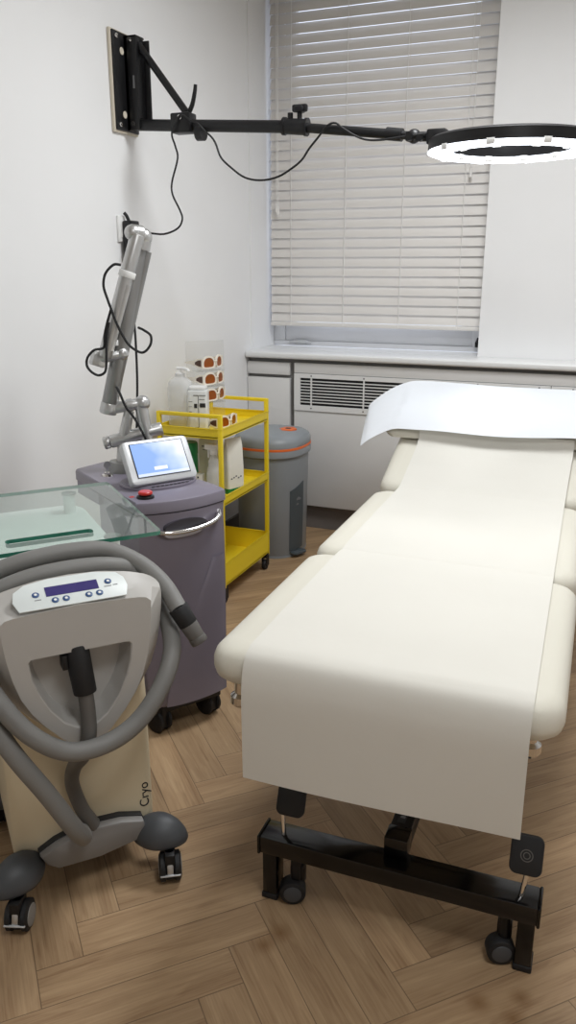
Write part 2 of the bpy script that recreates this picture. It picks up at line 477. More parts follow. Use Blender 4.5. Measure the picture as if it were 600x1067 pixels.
def vent(x0, x1):
    v = bmesh.new(); zt, zb = .799, .617
    for b in (box(x0, x1, 3.694, 3.702, .778, zt, .001), box(x0, x1, 3.694, 3.702, zb, .645, .001),
              box(x0, x0+.032, 3.694, 3.702, .645, .778), box(x1-.032, x1, 3.694, 3.702, .645, .778)): add(v, b)
    n = 9
    for k in range(1, n):
        z = .645+.133*k/n
        add(v, xf(box(x0+.03, x1-.03, -.003, .003, -.0022, .0022), T(0, 3.699, z)))
    xs = x0+.09
    while xs < x1-.04:
        add(v, box(xs-.003, xs+.003, 3.692, 3.70, .64, .782)); xs += .267
    o = obj('vent_grille', rel(rc, v), M['sill'], rc, smooth=0)
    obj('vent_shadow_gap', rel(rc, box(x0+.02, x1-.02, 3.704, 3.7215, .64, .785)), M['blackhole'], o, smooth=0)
    xs = x0+.09
    while xs < x1-.04:
        for z in (.789, .631): obj('screw', rel(rc, cyl((xs, 3.6925, z), (xs, 3.696, z), .004, n=10)), M['print_grey'], o)
        xs += .267
vent(-1.468, -.262); vent(-.259, 1.0)

# ------------------------------------------------------------------ wall arm with ring lamp
rl = thing('ring_light', 'black ring lamp, lit white, on a long black telescopic arm fixed to the left wall', 'lamp', (XL, 2.69, 1.75))
def R(b): return rel(rl, b)
o = obj('wall_plate', R(box(XL+.013, XL+.02, 2.622, 2.764, 1.757, 2.068, .003)), M['black'], rl)
obj('backing_board', R(box(XL+.0005, XL+.013, 2.616, 2.77, 1.75, 2.074, .004)), M['backing'], o)
for y in (2.64, 2.746):
    for z in (1.775, 2.05):
        obj('bolt', R(cyl((XL+.018, y, z), (XL+.028, y, z), .008, n=12, bev=.002)), M['chrome'], o)
for z in (1.81, 2.01): obj('plate_slot', R(cyl((XL+.0195, 2.674, z), (XL+.0212, 2.674, z), .012, n=16)), M['backing'], o)
br = join(box(XL+.02, XL+.068, 2.690, 2.696, 1.762, 2.060, .001), box(XL+.02, XL+.090, 2.738, 2.744, 1.768, 2.050, .001), box(XL+.02, XL+.03, 2.690, 2.744, 1.762, 2.06),
          box(XL+.02, XL+.068, 2.690, 2.744, 2.054, 2.06), box(XL+.060, XL+.068, 2.696, 2.738, 1.80, 2.054))
o = obj('pivot_bracket', R(br), M['black'], rl)
for z in (1.782, 2.045): obj('pivot_pin', R(cyl((XL+.045, 2.684, z), (XL+.045, 2.750, z), .009, n=14)), M['chrome'], o)
obj('bracket_label', R(box(XL+.050, XL+.056, 2.6885, 2.6902, 1.895, 1.935)), M['print_grey'], o)
obj('brace', R(cyl((XL+.062, 2.717, 2.035), (-1.462, 2.694, 1.795), .0125, n=14)), M['black'], rl)
obj('boom_tube', R(cyl((XL+.045, 2.717, 1.782), (-1.06, 2.645, 1.731), .0195, n=24)), M['black'], rl)
obj('extension_tube', R(cyl((-1.07, 2.645, 1.732), (-.70, 2.612, 1.684), .0145, n=24)), M['black'], rl)
o = obj('boom_clamp', R(join(box(-1.515, -1.44, 2.655, 2.711, 1.738, 1.802, .006), cyl((-1.42, 2.676, 1.735+.0), (-1.395, 2.674, 1.734), .024))), M['black'], rl)
obj('clamp_lever', R(tube([(-1.455, 2.68, 1.80), (-1.437, 2.675, 1.825), (-1.425, 2.672, 1.86), (-1.420, 2.671, 1.885)], .0085, 10, 4, rend=.006)), M['black'], o)
obj('clamp_bolt', R(cyl((-1.475, 2.65, 1.786), (-1.475, 2.657, 1.786), .008, n=12)), M['chrome'], o)
o = obj('locking_collar', R(join(cyl((-1.09, 2.648, 1.735), (-1.005, 2.641, 1.726), .0245), cyl((-1.092, 2.648, 1.735), (-1.083, 2.648, 1.734), .0275), cyl((-1.013, 2.641, 1.727), (-1.004, 2.641, 1.726), .0275), cyl((-1.066, 2.645, 1.75), (-1.066, 2.645, 1.772), .009))), M['black'], rl)
obj('wing_knob', R(join(cyl((-1.033, 2.643, 1.748), (-1.033, 2.643, 1.775), .008), box(-1.058, -1.006, 2.634, 2.652, 1.772, 1.795, .006), box(-1.048, -1.018, 2.626, 2.66, 1.770, 1.79, .006))), M['black'], o)
bh = join(cyl((-.735, 2.615, 1.689), (-.685, 2.611, 1.682), .019), cyl((-.685, 2.61, 1.682), (-.66, 2.608, 1.678), .012), ball((-.648, 2.607, 1.676), .021, .021, .021),
          box(-.672, -.635, 2.592, 2.622, 1.662, 1.69, .005), cyl((-.63, 2.606, 1.674), (-.59, 2.604, 1.672), .014), cyl((-.655, 2.575, 1.672), (-.655, 2.60, 1.672), .011), cyl((-.625, 2.58, 1.668), (-.625, 2.60, 1.668), .01))
obj('ball_head', R(bh), M['black'], rl)
rx, ry, rz = -.357, 2.60, 1.625
n = 96
ho = lathe([(.170, .034), (.228, .034), (.237, .028), (.2385, .0), (.236, -.002), (.174, -.002), (.1695, .002), (.1685, .028), (.170, .034)], n)
h = obj('ring_housing', R(join(xf(ho, T(rx, ry, rz)), box(-.603, -.545, 2.575, 2.63, 1.648, 1.69, .005))), M['black'], rl)
obj('diffuser', R(xf(lathe([(.172, -.002), (.174, -.009), (.183, -.0125), (.224, -.0125), (.234, -.009), (.2365, -.001), (.2365, .0), (.172, .0), (.172, -.002)], n), T(rx, ry, rz))), M['ring_glow'], h)
for k in range(10):
    for rr in (.2375, .1705):
        a = 2*PI*(k+.35)/10
        obj('diffuser_clip', R(xf(box(-.003, .003, -.011, .011, -.014, .002, .001), T(rx+rr*math.cos(a), ry+rr*math.sin(a), rz) @ RZ(a))), M['white'], h)

# cable of the lamp, its plug adapter and wall socket
sk = obj('wall_socket', join(box(XL, XL+.009, 2.61, 2.70, 1.385, 1.475, .003), box(XL+.009, XL+.012, 2.625, 2.685, 1.40, 1.46, .001)), M['socket'])
tag(sk, 'white wall socket behind the tip of the silver articulated arm', 'socket')
ad = thing('plug_adapter', 'black plug-in power adapter in the left wall socket', 'adapter', (XL+.012, 2.655, 1.40))
obj('housing', rel(ad, box(XL+.0125, XL+.052, 2.627, 2.683, 1.30, 1.458, .006)), M['black'], ad)
obj('plug_pin_cover', rel(ad, tube([(XL+.03, 2.648, 1.455), (XL+.022, 2.645, 1.475), (XL+.015, 2.64, 1.485)], .006, 10, 4)), M['rubber'], ad)
cab = [(-1.66, 2.655, 1.33), (-1.655, 2.62, 1.38), (-1.619, 2.625, 1.412), (-1.552, 2.645, 1.410), (-1.500, 2.655, 1.429), (-1.480, 2.655, 1.460), (-1.490, 2.655, 1.492), (-1.515, 2.655, 1.540), (-1.516, 2.655, 1.581), (-1.490, 2.655, 1.657), (-1.496, 2.652, 1.697), (-1.503, 2.645, 1.738),
       (-1.47, 2.646, 1.79), (-1.43, 2.645, 1.772), (-1.40, 2.640, 1.76), (-1.375, 2.645, 1.735), (-1.349, 2.640, 1.715), (-1.331, 2.635, 1.692), (-1.311, 2.63, 1.650), (-1.276, 2.63, 1.618), (-1.224, 2.63, 1.584), (-1.164, 2.63, 1.573), (-1.102, 2.63, 1.582), (-1.048, 2.63, 1.609), (-1.018, 2.63, 1.631), (-.995, 2.63, 1.661), (-.966, 2.628, 1.690),
       (-.927, 2.612, 1.722), (-.901, 2.612, 1.728), (-.876, 2.608, 1.712), (-.835, 2.604, 1.688), (-.797, 2.602, 1.674), (-.754, 2.598, 1.670), (-.71, 2.594, 1.672), (-.65, 2.585, 1.675), (-.60, 2.583, 1.678)]
tag(obj('power_cable', tube(cab, .0034, 8, 5), M['rubber']), 'thin black cable hanging in a loop under the ring lamp arm', 'cable')

# ------------------------------------------------------------------ purple laser machine with articulated arm
LA = .98
lz = thing('laser_machine', 'purple-grey medical laser on wheels with touch screen and silver jointed arm', 'medical laser', (-1.125, 1.723, 0), LA)
Linv = (T(-1.125, 1.723, 0) @ RZ(LA)).inverted()
def wl(p): return Linv @ Vector(p)
def curved_front(w, d, bow, r, n=10, x0=0.0, y0=0.0):
    """plan outline: bowed front edge (towards -y), straight sides and back"""
    out = []
    for k in range(n+1):
        t = k/n; x = x0+w*t
        out.append((x, y0-bow*(1-(2*t-1)**2)))
    out += [(x0+w, y0+d*.5), (x0+w-r, y0+d), (x0+r, y0+d), (x0, y0+d*.5)]
    return out
bodyL = []
for z, ins, bow in ((.085, .014, .012), (.10, .006, .016), (.20, .002, .022), (.40, .0, .028), (.58, .0, .030), (.630, .001, .029), (.6715, .0, .029)):
    bodyL.append([(x, y, z) for x, y in curved_front(.258-2*ins, .33, bow, .02, 14, ins, ins)])
body = obj('cabinet', loops(bodyL), M['purple'], lz)
# facetted relief on the front: raised panel right of a slanting curve
rp = []
for k in range(13):
    t = k/12; z = .092+.43*t
    rp.append((.052+.155*t**1.35, z))
poly = rp+[(.246, .522), (.2585, .40), (.256, .10), (.245, .09)]
pp = bmesh.new()
def fronty(x, z):
    bow = .012+.018*min(1, max(0, (z-.09)/.4)); t = min(1, max(0, x/.258)); return -bow*(1-(2*t-1)**2)
NX = 10; rows = []
for k in range(13):
    z = rp[k][1]; x0 = rp[k][0]; x1 = .252
    rows.append([pp.verts.new((x0+(x1-x0)*q/NX, fronty(x0+(x1-x0)*q/NX, z)-.0012-.007*math.sin(PI*min(1, q/NX*1.0))**.6*(1-t*0), z)) for q in range(NX+1)])
for k in range(12):
    for q in range(NX): pp.faces.new((rows[k][q], rows[k][q+1], rows[k+1][q+1], rows[k+1][q]))
bmesh.ops.recalc_face_normals(pp, faces=pp.faces)
obj('front_panel', pp, M['purple'], lz, smooth=60)
# handle recess, lip and chrome handle
hr = [(.124+.064*math.cos(2*PI*k/28), .632+(.021 if math.sin(2*PI*k/28) > 0 else .010)*math.sin(2*PI*k/28)) for k in range(28)]
obj('handle_recess', prism(hr, -.0335, -.020), M['purple_dark'], lz)
hl = [(.115+.055*math.cos(2*PI*k/28), .614+.011*math.sin(2*PI*k/28)) for k in range(28)]
obj('handle_lip', prism(hl, -.036, -.02, .003), M['lilac'], lz)
obj('handle', tube([(.045, -.014, .626), (.058, -.030, .623), (.10, -.042, .622), (.15, -.046, .625), (.20, -.038, .632), (.226, -.025, .641), (.236, -.004, .650)], .0082, 12, 6, flat=.8), M['chrome'], lz, label='chrome bar handle')
# deck
dk = []
def deck_outline(g=0.0):
    out = []
    for k in range(15):
        t = k/14; out.append((-.006+.27*t, -.028*(1-(2*t-1)**2)-.004))
    out += [(.264, .05), (.255, .12), (.20, .22), (.165, .30), (.15, .40), (.13, .49), (.10, .50), (.0, .46), (-.006, .45), (-.006, .20)]
    return out
do = deck_outline()
cxy = (.12, .2)
def sc(f, z): return [(cxy[0]+(x-cxy[0])*f, cxy[1]+(y-cxy[1])*f, z) for x, y in do]
obj('deck_seam', loops([sc(.972, .669), sc(.972, .678)]), M['purple_dark'], lz)
deck = obj('deck', loops([sc(.975, .6745), sc(.99, .676), sc(.99, .700), sc(.982, .7055), sc(.965, .708)]), M['purple'], lz)
dd = superell(.112, .085, 2.2, 48, .138, .165)
obj('deck_wing', loops([[(x, y, z) for x, y in ((.0, .28), (.150, .28), (.142, .40), (.122, .478), (.10, .488), (.002, .449), (-.004, .44))] for z in (.635, .675)]), M['purple'], lz)
obj('turntable', join(slab(dd, .706, .716, .003), slab(superell(.104, .078, 2.2, 48, .138, .165), .714, .719, .002)), M['purple'], lz)
for k in range(9):
    x = .085+.013*k
    obj('key_mark', box(x, x+.009, .088-.004*math.sin(PI*k/8), .093-.004*math.sin(PI*k/8), .7185, .7198), M['purple_dark'], lz)
es = obj('stop_button_base', xf(lathe([(.0, .706), (.024, .707), (.023, .713), (.017, .716), (.0, .716)], 28), T(.040, .036, 0)), M['black'], lz)
obj('stop_button', xf(lathe([(.0, .715), (.012, .716), (.019, .719), (.019, .724), (.016, .7265), (.0, .727)], 28), T(.040, .036, 0)), M['red'], es, label='red emergency stop button')
obj('stop_label', box(.006, .018, .056, .068, .7075, .7086), M['red'], lz)
ks = obj('key_switch', xf(lathe([(.0, .707), (.017, .708), (.016, .712), (.009, .713), (.009, .718), (.0, .718)], 24), T(.047, .319, 0)), M['chrome'], lz)
obj('key', join(box(.043, .051, .317, .321, .716, .735, .001), xf(lathe([(.0, .0), (.011, .0005), (.011, .003), (.0, .0035)], 18), T(.047, .319, .741) @ RX(PI/2))), M['alu'], ks)
# touch screen monitor
ml = T(.134, .110, .722) @ RX(math.radians(-33.5))
def mon(b): return xf(b, ml)
outer = [(x, z+.063) for x, z in rrect(.200, .130, .014)]
ms = obj('monitor', mon(prism(outer, -.012, .018, .005)), M['silver'], lz)
obj('bezel', mon(box(-.081, .081, -.0135, -.0115, .016, .118)), M['print'], ms, smooth=0)
so = obj('screen', box(-.078, .078, -.0012, .0008, -.0485, .0485), M['screen'], ms, label='lit touch screen, pale blue')
so.matrix_local = ml @ T(0, -.0138, .067)
obj('monitor_back', mon(join(prism([(x, z+.06) for x, z in rrect(.17, .10, .02)], .018, .045, .01))), M['purple_dark'], lz)
hg = wl((-1.385, 1.995, .797)); hg2 = wl((-1.255, 2.082, .832))
obj('monitor_hinge', join(cyl(hg, hg2, .020, n=24, bev=.004), cyl(wl((-1.34, 2.035, .70)), wl((-1.335, 2.035, .80)), .03, .024)), M['alu'], lz)
hd = (hg-hg2).normalized()
obj('hinge_knob', cyl(hg, hg+hd*.02, .019, n=24, bev=.004), M['alu'], lz)
# casters
def twin_caster(parent, x, y, r, w, mw, mf, z_top, ang=0.0, name='caster', rim=None, brake=False):
    mx = T(x, y, r) @ RZ(ang)
    f = obj(name, xf(join(box(-w*.22, w*.22, -r*.75, r*.6, -r*.55, z_top-r, .002), cyl((0, 0, r*.5), (0, 0, z_top-r), r*.38)), mx), mf, parent)
    for s in (-1, 1):
        prof = [(0, .0), (r*.8, 0), (r, w*.08), (r, w*.26), (r*.8, w*.34), (0, w*.34)]
        b = lathe(prof, 28); xf(b, RY(PI/2)); 
        b = xf(b, T(w*.16 if s > 0 else -w*.50, 0, 0))
        wh = obj('wheel', xf(b, mx), mw, f)
        if rim:
            bb = xf(lathe([(0, 0), (r*.72, 0), (r*.70, .002), (0, .003)], 24), RY(PI/2)*1)
            obj('wheel_cover', xf(xf(bb, T(w*.5-.001, 0, 0) if s > 0 else T(-w*.5+.001, 0, 0) @ RZ(PI)), mx), rim, f)
    if brake:
        obj('brake_bar', xf(box(-w*.46, w*.46, -r*1.08, -r*.92, -r*.08, r*.03, .0015), mx), M['silver'], f)
        obj('brake_plate', xf(xf(box(-w*.14, w*.14, -.003, .003, -r*.1, r*.85, .002), T(0, -r*.86, 0) @ RX(math.radians(-18))), mx), M['alu'], f)
    return f
for x, y in ((.045, .035), (.212, .045), (.045, .29), (.212, .29)):
    twin_caster(lz, x, y, .037, .046, M['rubber'], M['black'], .095, .25)
obj('chassis', box(.02, .24, .012, .32, .062, .092, .004), M['black'], lz)
# articulated arm
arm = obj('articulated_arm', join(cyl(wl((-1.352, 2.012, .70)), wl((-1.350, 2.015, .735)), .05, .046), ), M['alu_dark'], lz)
def A(name, b, m): return obj(name, b, m, arm)
A('arm_post', join(tube([wl((-1.357, 2.013, .72)), wl((-1.350, 2.018, .81)), wl((-1.334, 2.028, .888))], .021, 14, 3, rend=.015), tube([wl((-1.290, 2.057, .72)), wl((-1.294, 2.053, .81)), wl((-1.304, 2.047, .905))], .021, 16, 3, rend=.019)), M['alu'])
A('arm_elbow', join(cyl(wl((-1.375, 2.001, .897)), wl((-1.296, 2.052, .912)), .017, n=24, bev=.002), ball(wl((-1.300, 2.05, .911)), .023, .023, .023), cyl(wl((-1.338, 2.025, .905)), wl((-1.325, 2.033, .907)), .0195)), M['alu'])
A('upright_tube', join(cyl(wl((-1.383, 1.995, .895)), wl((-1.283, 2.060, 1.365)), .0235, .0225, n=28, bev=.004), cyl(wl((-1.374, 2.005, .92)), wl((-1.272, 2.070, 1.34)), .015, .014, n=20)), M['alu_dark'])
A('upright_tube_end', join(cyl(wl((-1.386, 1.993, .882)), wl((-1.379, 1.998, .915)), .0255, n=28, bev=.004), cyl(wl((-1.369, 2.005, .885)), wl((-1.365, 2.008, .915)), .012)), M['alu'])
A('top_knuckle', join(ball(wl((-1.292, 2.034, 1.390)), .024, .024, .022), cyl(wl((-1.298, 2.028, 1.390)), wl((-1.276, 2.060, 1.386)), .0235, n=24, bev=.005), ball(wl((-1.276, 2.062, 1.378)), .025, .025, .025), cyl(wl((-1.284, 2.058, 1.345)), wl((-1.280, 2.061, 1.368)), .026)), M['alu'])
A('return_tube', join(cyl(wl((-1.3700, 1.9740, 1.0500)), wl((-1.2780, 2.0370, 1.3850)), .0205, .0205, n=28, bev=.004), cyl(wl((-1.3520, 1.9770, 1.0700)), wl((-1.3020, 2.0090, 1.2500)), .011)), M['alu'])
A('clip_ring', cyl(wl((-1.3095, 2.0150, 1.2700)), wl((-1.3048, 2.0185, 1.2870)), .024, n=28, bev=.002), M['white'])
A('handpiece_joint', join(xf(box(-.024, .018, -.016, .016, -.020, .020, .006), T(*wl((-1.3900, 1.9740, 1.0420))) @ RY(.35)), cyl(wl((-1.3870, 1.9740, 1.0450)), wl((-1.3340, 2.0110, 1.0580)), .015, n=20, bev=.003), ball(wl((-1.3340, 2.0110, 1.0580)), .018, .018, .018)), M['alu'])
A('clip_tab', xf(box(-.010, .010, -.004, .004, -.008, .008, .002), T(*wl((-1.344, 1.990, 1.09)))), M['white'])
lp = [(-1.298, 1.975, 1.304), (-1.315, 1.964, 1.304), (-1.334, 1.951, 1.281), (-1.340, 1.947, 1.248), (-1.333, 1.952, 1.212), (-1.326, 1.957, 1.184), (-1.317, 1.963, 1.150), (-1.303, 1.972, 1.112), (-1.287, 1.982, 1.083), (-1.260, 1.999, 1.065), (-1.241, 2.012, 1.084), (-1.238, 2.014, 1.111), (-1.253, 2.004, 1.127), (-1.278, 2.015, 1.133)]
lp2 = [(-1.33, 1.962, 1.186), (-1.340, 1.955, 1.152), (-1.347, 1.946, 1.113), (-1.350, 1.943, 1.081), (-1.372, 1.927, 1.074), (-1.388, 1.916, 1.053), (-1.390, 1.915, 1.029), (-1.377, 1.923, 1.010), (-1.362, 1.933, 1.004), (-1.348, 1.942, 1.017), (-1.344, 1.945, 1.060), (-1.342, 1.947, 1.10), (-1.335, 1.955, 1.15)]
bk = [(-1.33, 2.06, 1.20), (-1.363, 2.125, 1.153), (-1.361, 2.126, 1.099), (-1.361, 2.126, 1.042), (-1.362, 2.125, .969), (-1.365, 2.123, .904), (-1.36, 2.10, .80), (-1.35, 2.06, .73)]
sh = [(-1.345, 1.985, .965), (-1.330, 1.980, .947), (-1.318, 1.988, .907), (-1.299, 2.001, .873), (-1.280, 2.013, .826), (-1.275, 2.03, .79)]
A('arm_cable', tube([wl(p) for p in lp], .0036, 8, 6), M['rubber'])
A('arm_cable', tube([wl(p) for p in lp2], .0036, 8, 6), M['rubber'])
A('arm_cable', tube([wl(p) for p in bk], .0036, 8, 6), M['rubber'])
A('arm_cable', tube([wl(p) for p in sh], .0036, 8, 6), M['rubber'])

# ------------------------------------------------------------------ glass-topped trolley
GA = .848
gt = thing('glass_trolley', 'white trolley with a clear green-edged glass top, behind the cooling machine', 'trolley', (-.896, 1.464, 0), GA)
# local: x runs left (negative) along the front edge, y goes back
GW, GD, GZ, GT = .62, .475, .731, .009
out = [(x, y) for x, y in rrect(GW, GD, .012, 3, -GW/2, GD/2)]
def glass_plate():
    bm = bmesh.new()
    sx0, sx1, sy0, sy1 = -.322, -.136, .056, .086
    hole = rrect(sx1-sx0, sy1-sy0, .010, 3, (sx0+sx1)/2, (sy0+sy1)/2)
    N = len(out)
    def ring(p, z): return [bm.verts.new((x, y, z)) for x, y in p]
    ot, ob, ht, hb_ = ring(out, GZ+GT), ring(out, GZ), ring(hole, GZ+GT), ring(hole, GZ)
    for k in range(N):
        q = (k+1) % N
        bm.faces.new((ot[k], ot[q], ht[q], ht[k])).material_index = 0
        bm.faces.new((ob[q], ob[k], hb_[k], hb_[q])).material_index = 0
        bm.faces.new((ob[k], ob[q], ot[q], ot[k])).material_index = 1
        bm.faces.new((ht[k], ht[q], hb_[q], hb_[k])).material_index = 1
    bmesh.ops.recalc_face_normals(bm, faces=bm.faces)
    return bm
obj('glass_top', glass_plate(), [M['glass'], M['glass_edge']], gt, smooth=0)
SZ = .678
for x, y in ((-.112, .441), (-.10, .044), (-.52, .441), (-.53, .044)):
    p = obj('post', cyl((x, y, SZ), (x, y, GZ-.002), .0155, n=24), M['white'], gt)
    obj('post_cap', cyl((x, y, GZ-.003), (x, y, GZ), .019, n=24), M['alu'], p)
sh_ = rrect(.50, .49, .06, 8, -.318, .275)
obj('shelf', slab(sh_, SZ-.030, SZ, .008), M['white'], gt)
obj('lower_shelf', slab(rrect(.50, .22, .05, 8, -.318, .41), .10, .13, .008), M['white'], gt)
for x in (-.10, -.53):
    obj('leg', cyl((x, .43, .10), (x, .43, SZ-.02), .018, n=16), M['white'], gt)
    for y in (.33, .49):
        obj('caster', join(cyl((x-.011, y, .026), (x+.011, y, .026), .026), cyl((x, y, .03), (x, y, .105), .008)), M['rubber'], gt)

# ------------------------------------------------------------------ cold air machine
CA = math.radians(48)
U = Vector((math.cos(CA), math.sin(CA), 0))
co = Vector((-.912, 1.142, 0)) + U*.012
cz = thing('cold_air_machine', 'cream and grey wheeled skin cooling machine with a coiled hose, in the left foreground', 'cooling machine', tuple(co), CA)
# local: x right, y back (front faces -y)
bw = .152
bd = []
for z, ins in ((.085, .012), (.092, .004), (.11, 0), (.40, 0), (.57, .004), (.60, .02)):
    bd.append([(x, y, z) for x, y in rrect(2*(bw-ins), .31-2*ins, .02, 5, 0, .230)])
obj('body', loops(bd), M['cream_body'], cz)
lt = xf(text_bm('Cryo', .030), T(.131, .0747, .176) @ RX(PI/2) @ RZ(PI/2))
obj('lettering', lt, M['print'], cz, smooth=0)
# grey shield-shaped head with recess
side = [(.166, .697), (.175, .690), (.174, .66), (.168, .61), (.159, .57), (.145, .53), (.124, .495), (.096, .462), (.056, .425), (.028, .408), (0, .402)]
def outline(ztop, zcorner, ks):
    pts = [(0, ztop), (.06, ztop-.003), (.115, ztop-(ztop-zcorner)*.45), (.155, zcorner+.003)]
    r = [(p[0]*ks, p[1]) for p in pts]+[(p[0]*ks, min(p[1], zcorner) if i < 2 else p[1]) for i, p in enumerate(side)]
    l = [(-x, z) for x, z in r[-2:0:-1]]
    return r+l
def radial(poly, c, N=96):
    out = []
    for k in range(N):
        a = 2*PI*k/N+.0001; dx, dz = math.sin(a), math.cos(a); best = None
        for i in range(len(poly)):
            x1, z1 = poly[i-1]; x2, z2 = poly[i]
            ex, ez = x2-x1, z2-z1; den = dx*ez-dz*ex
            if abs(den) < 1e-12: continue
            t = ((x1-c[0])*ez-(z1-c[1])*ex)/den; s = ((x1-c[0])*dz-(z1-c[1])*dx)/den
            if t > 0 and -1e-6 <= s <= 1+1e-6 and (best is None or t > best): best = t
        out.append((c[0]+dx*best, c[1]+dz*best))
    return out
cc = (0.0, .56)
fr = radial(outline(.700, .690, .80), cc)
f2 = radial(outline(.703, .692, .985), cc)
f3 = radial(outline(.716, .697, 1.01), cc)
f4 = radial(outline(.733, .704, 1.015), cc)
f5 = radial(outline(.722, .697, 1.01), cc)
f6 = radial(outline(.660, .650, 1.0), cc)
rec = radial([(-.090, .606), (.090, .606), (.096, .599), (.092, .565), (.083, .535), (.066, .497), (.042, .464), (.018, .447), (-.018, .447), (-.042, .464), (-.066, .497), (-.083, .535), (-.092, .565), (-.096, .599)], cc)
def L3(l, y, f=1.0): return [(cc[0]+(x-cc[0])*f, y, cc[1]+(z-cc[1])*f) for x, z in l]
hd = loops([L3(f6, .16, .97), L3(f6, .078), L3(f5, .066), L3(f4, .045), L3(f3, .022), L3(f2, .006), L3(fr, -.032), L3(rec, -.033, 1.025), L3(rec, -.030), L3(rec, .0, .97), L3(rec, .016, .90)])
obj('head', hd, M['grey_shell'], cz, smooth=24)
# control panel lying on the sloping top of the head
sl_a = math.atan2(.030, .066)
pmx = T(0, -.030, .7015) @ RX(sl_a)
pan = [(-.103, .000), (.094, .000), (.102, .026), (.100, .048), (.088, .064), (.045, .074), (-.04, .074), (-.085, .066), (-.106, .050), (-.111, .026)]
pn = obj('control_panel', xf(slab(pan, -.001, .0016, .0006), pmx), M['panel_white'], cz)
obj('display', xf(box(-.050, .048, .028, .052, .0014, .0024), pmx), M['lcd'], pn, smooth=0)
for x, y in ((-.068, .036), (-.036, .016), (-.016, .016), (.026, .016), (.046, .016), (.068, .042)):
    b_ = obj('button', xf(xf(lathe([(0, 0), (.0068, .0004), (.0068, .0014), (.0055, .002), (0, .002)], 20), T(x, y, .0014)), pmx), M['blue'], pn)
    obj('button_dot', xf(xf(lathe([(0, 0), (.0028, .0002), (.0028, .0006), (0, .0008)], 14), T(x, y, .0033)), pmx), M['white'], b_)
for x0, x1, y in ((-.072, -.060, .022), (.058, .072, .029), (.075, .084, .030)):
    obj('panel_print', xf(box(x0, x1, y, y+.002, .0014, .0019), pmx), M['print_grey'], pn, smooth=0)
# handpiece holder in the recess and the short hose from it down to the base
obj('hose_holder', join(cyl((-.006, -.012, .612), (.002, -.030, .515), .024, .022, n=28, bev=.003), box(-.036, -.026, -.03, .0, .57, .60, .002)), M['rubber'], cz)
obj('drain_hose', tube([(.001, -.028, .53), (.003, -.034, .48), (.0, -.042, .43), (-.012, -.038, .39), (-.022, .02, .33), (-.026, .050, .27), (-.010, .052, .20), (.012, .058, .15)], .0185, 14, 6, flat=.8), M['hose_dark'], cz)
# main hose: socket, up the left side, over the top twice, down to the nozzle
hp = [(-.018, .050, .150), (-.026, -.030, .195), (-.050, -.068, .255), (-.092, -.072, .345), (-.150, -.058, .455), (-.188, -.010, .55), (-.196, .055, .62), (-.165, .092, .682), (-.09, .098, .712), (0, .098, .723), (.09, .098, .718), (.150, .098, .694),
      (.186, .070, .640), (.190, .020, .595), (.176, -.030, .555), (.138, -.060, .500), (.085, -.073, .449), (.02, -.077, .423), (-.05, -.076, .428), (-.115, -.070, .482), (-.165, -.040, .56), (-.194, .03, .63), (-.190, .125, .685), (-.14, .140, .718), (-.06, .140, .739), (.03, .139, .745), (.100, .132, .738), (.155, .095, .713), (.188, .045, .680), (.204, -.005, .640)]
ho_ = obj('hose', tube(hp, .0182, 18, 6), M['hose'], cz)
pe = Vector(hp[-1]); nd = Vector((.036, -.030, -.075)).normalized()
obj('nozzle_grip', cyl(pe-nd*.006, pe+nd*.036, .0205, .0195, n=24, bev=.002), M['rubber'], ho_)
obj('nozzle', join(cyl(pe+nd*.034, pe+nd*.074, .0185, .0165, n=24, bev=.002), cyl(pe+nd*.066, pe+nd*.080, .018, .018, n=24, bev=.002)), M['hose_dark'], ho_)
# base fairing
bf = [(-.104, .116), (-.07, .134), (-.03, .145), (.02, .151), (.07, .148), (.118, .134), (.122, .118), (.10, .088), (.02, .074), (-.07, .076), (-.092, .092)]
obj('base_cover', prism(bf[::-1], .040, .082, .008), M['grey_base'], cz)
obj('base_seam', prism([(x*1.015, .09+(z-.09)*1.05) for x, z in bf][::-1], .060, .082), M['print'], cz)
obj('underframe', box(-.13, .13, .085, .37, .066, .088, .004), M['charcoal'], cz)
for sx in (-1, 1):
    for sy, wy, br_ in ((.045, .0, True), (.345, .365, False)):
        cap = []
        for z, f in ((0, .80), (.004, .96), (.012, 1.0), (.026, .93), (.040, .78), (.052, .55), (.059, .28), (.061, .06)):
            cap.append([(x*f, y*f, z) for x, y in superell(.066, .047, 1.75, 36)])
        mx = T(sx*.152, sy, .073) @ RZ(sx*(-.62 if sy < .2 else .62)) @ RX(0)
        obj('foot', xf(loops(cap), mx), M['charcoal'], cz, smooth=60)
        twin_caster(cz, sx*.160, wy, .032, .048, M['rubber'], M['black'], .076, (-.28 if sx > 0 else -.5) if br_ else .1, rim=M['rim_grey'], brake=br_)

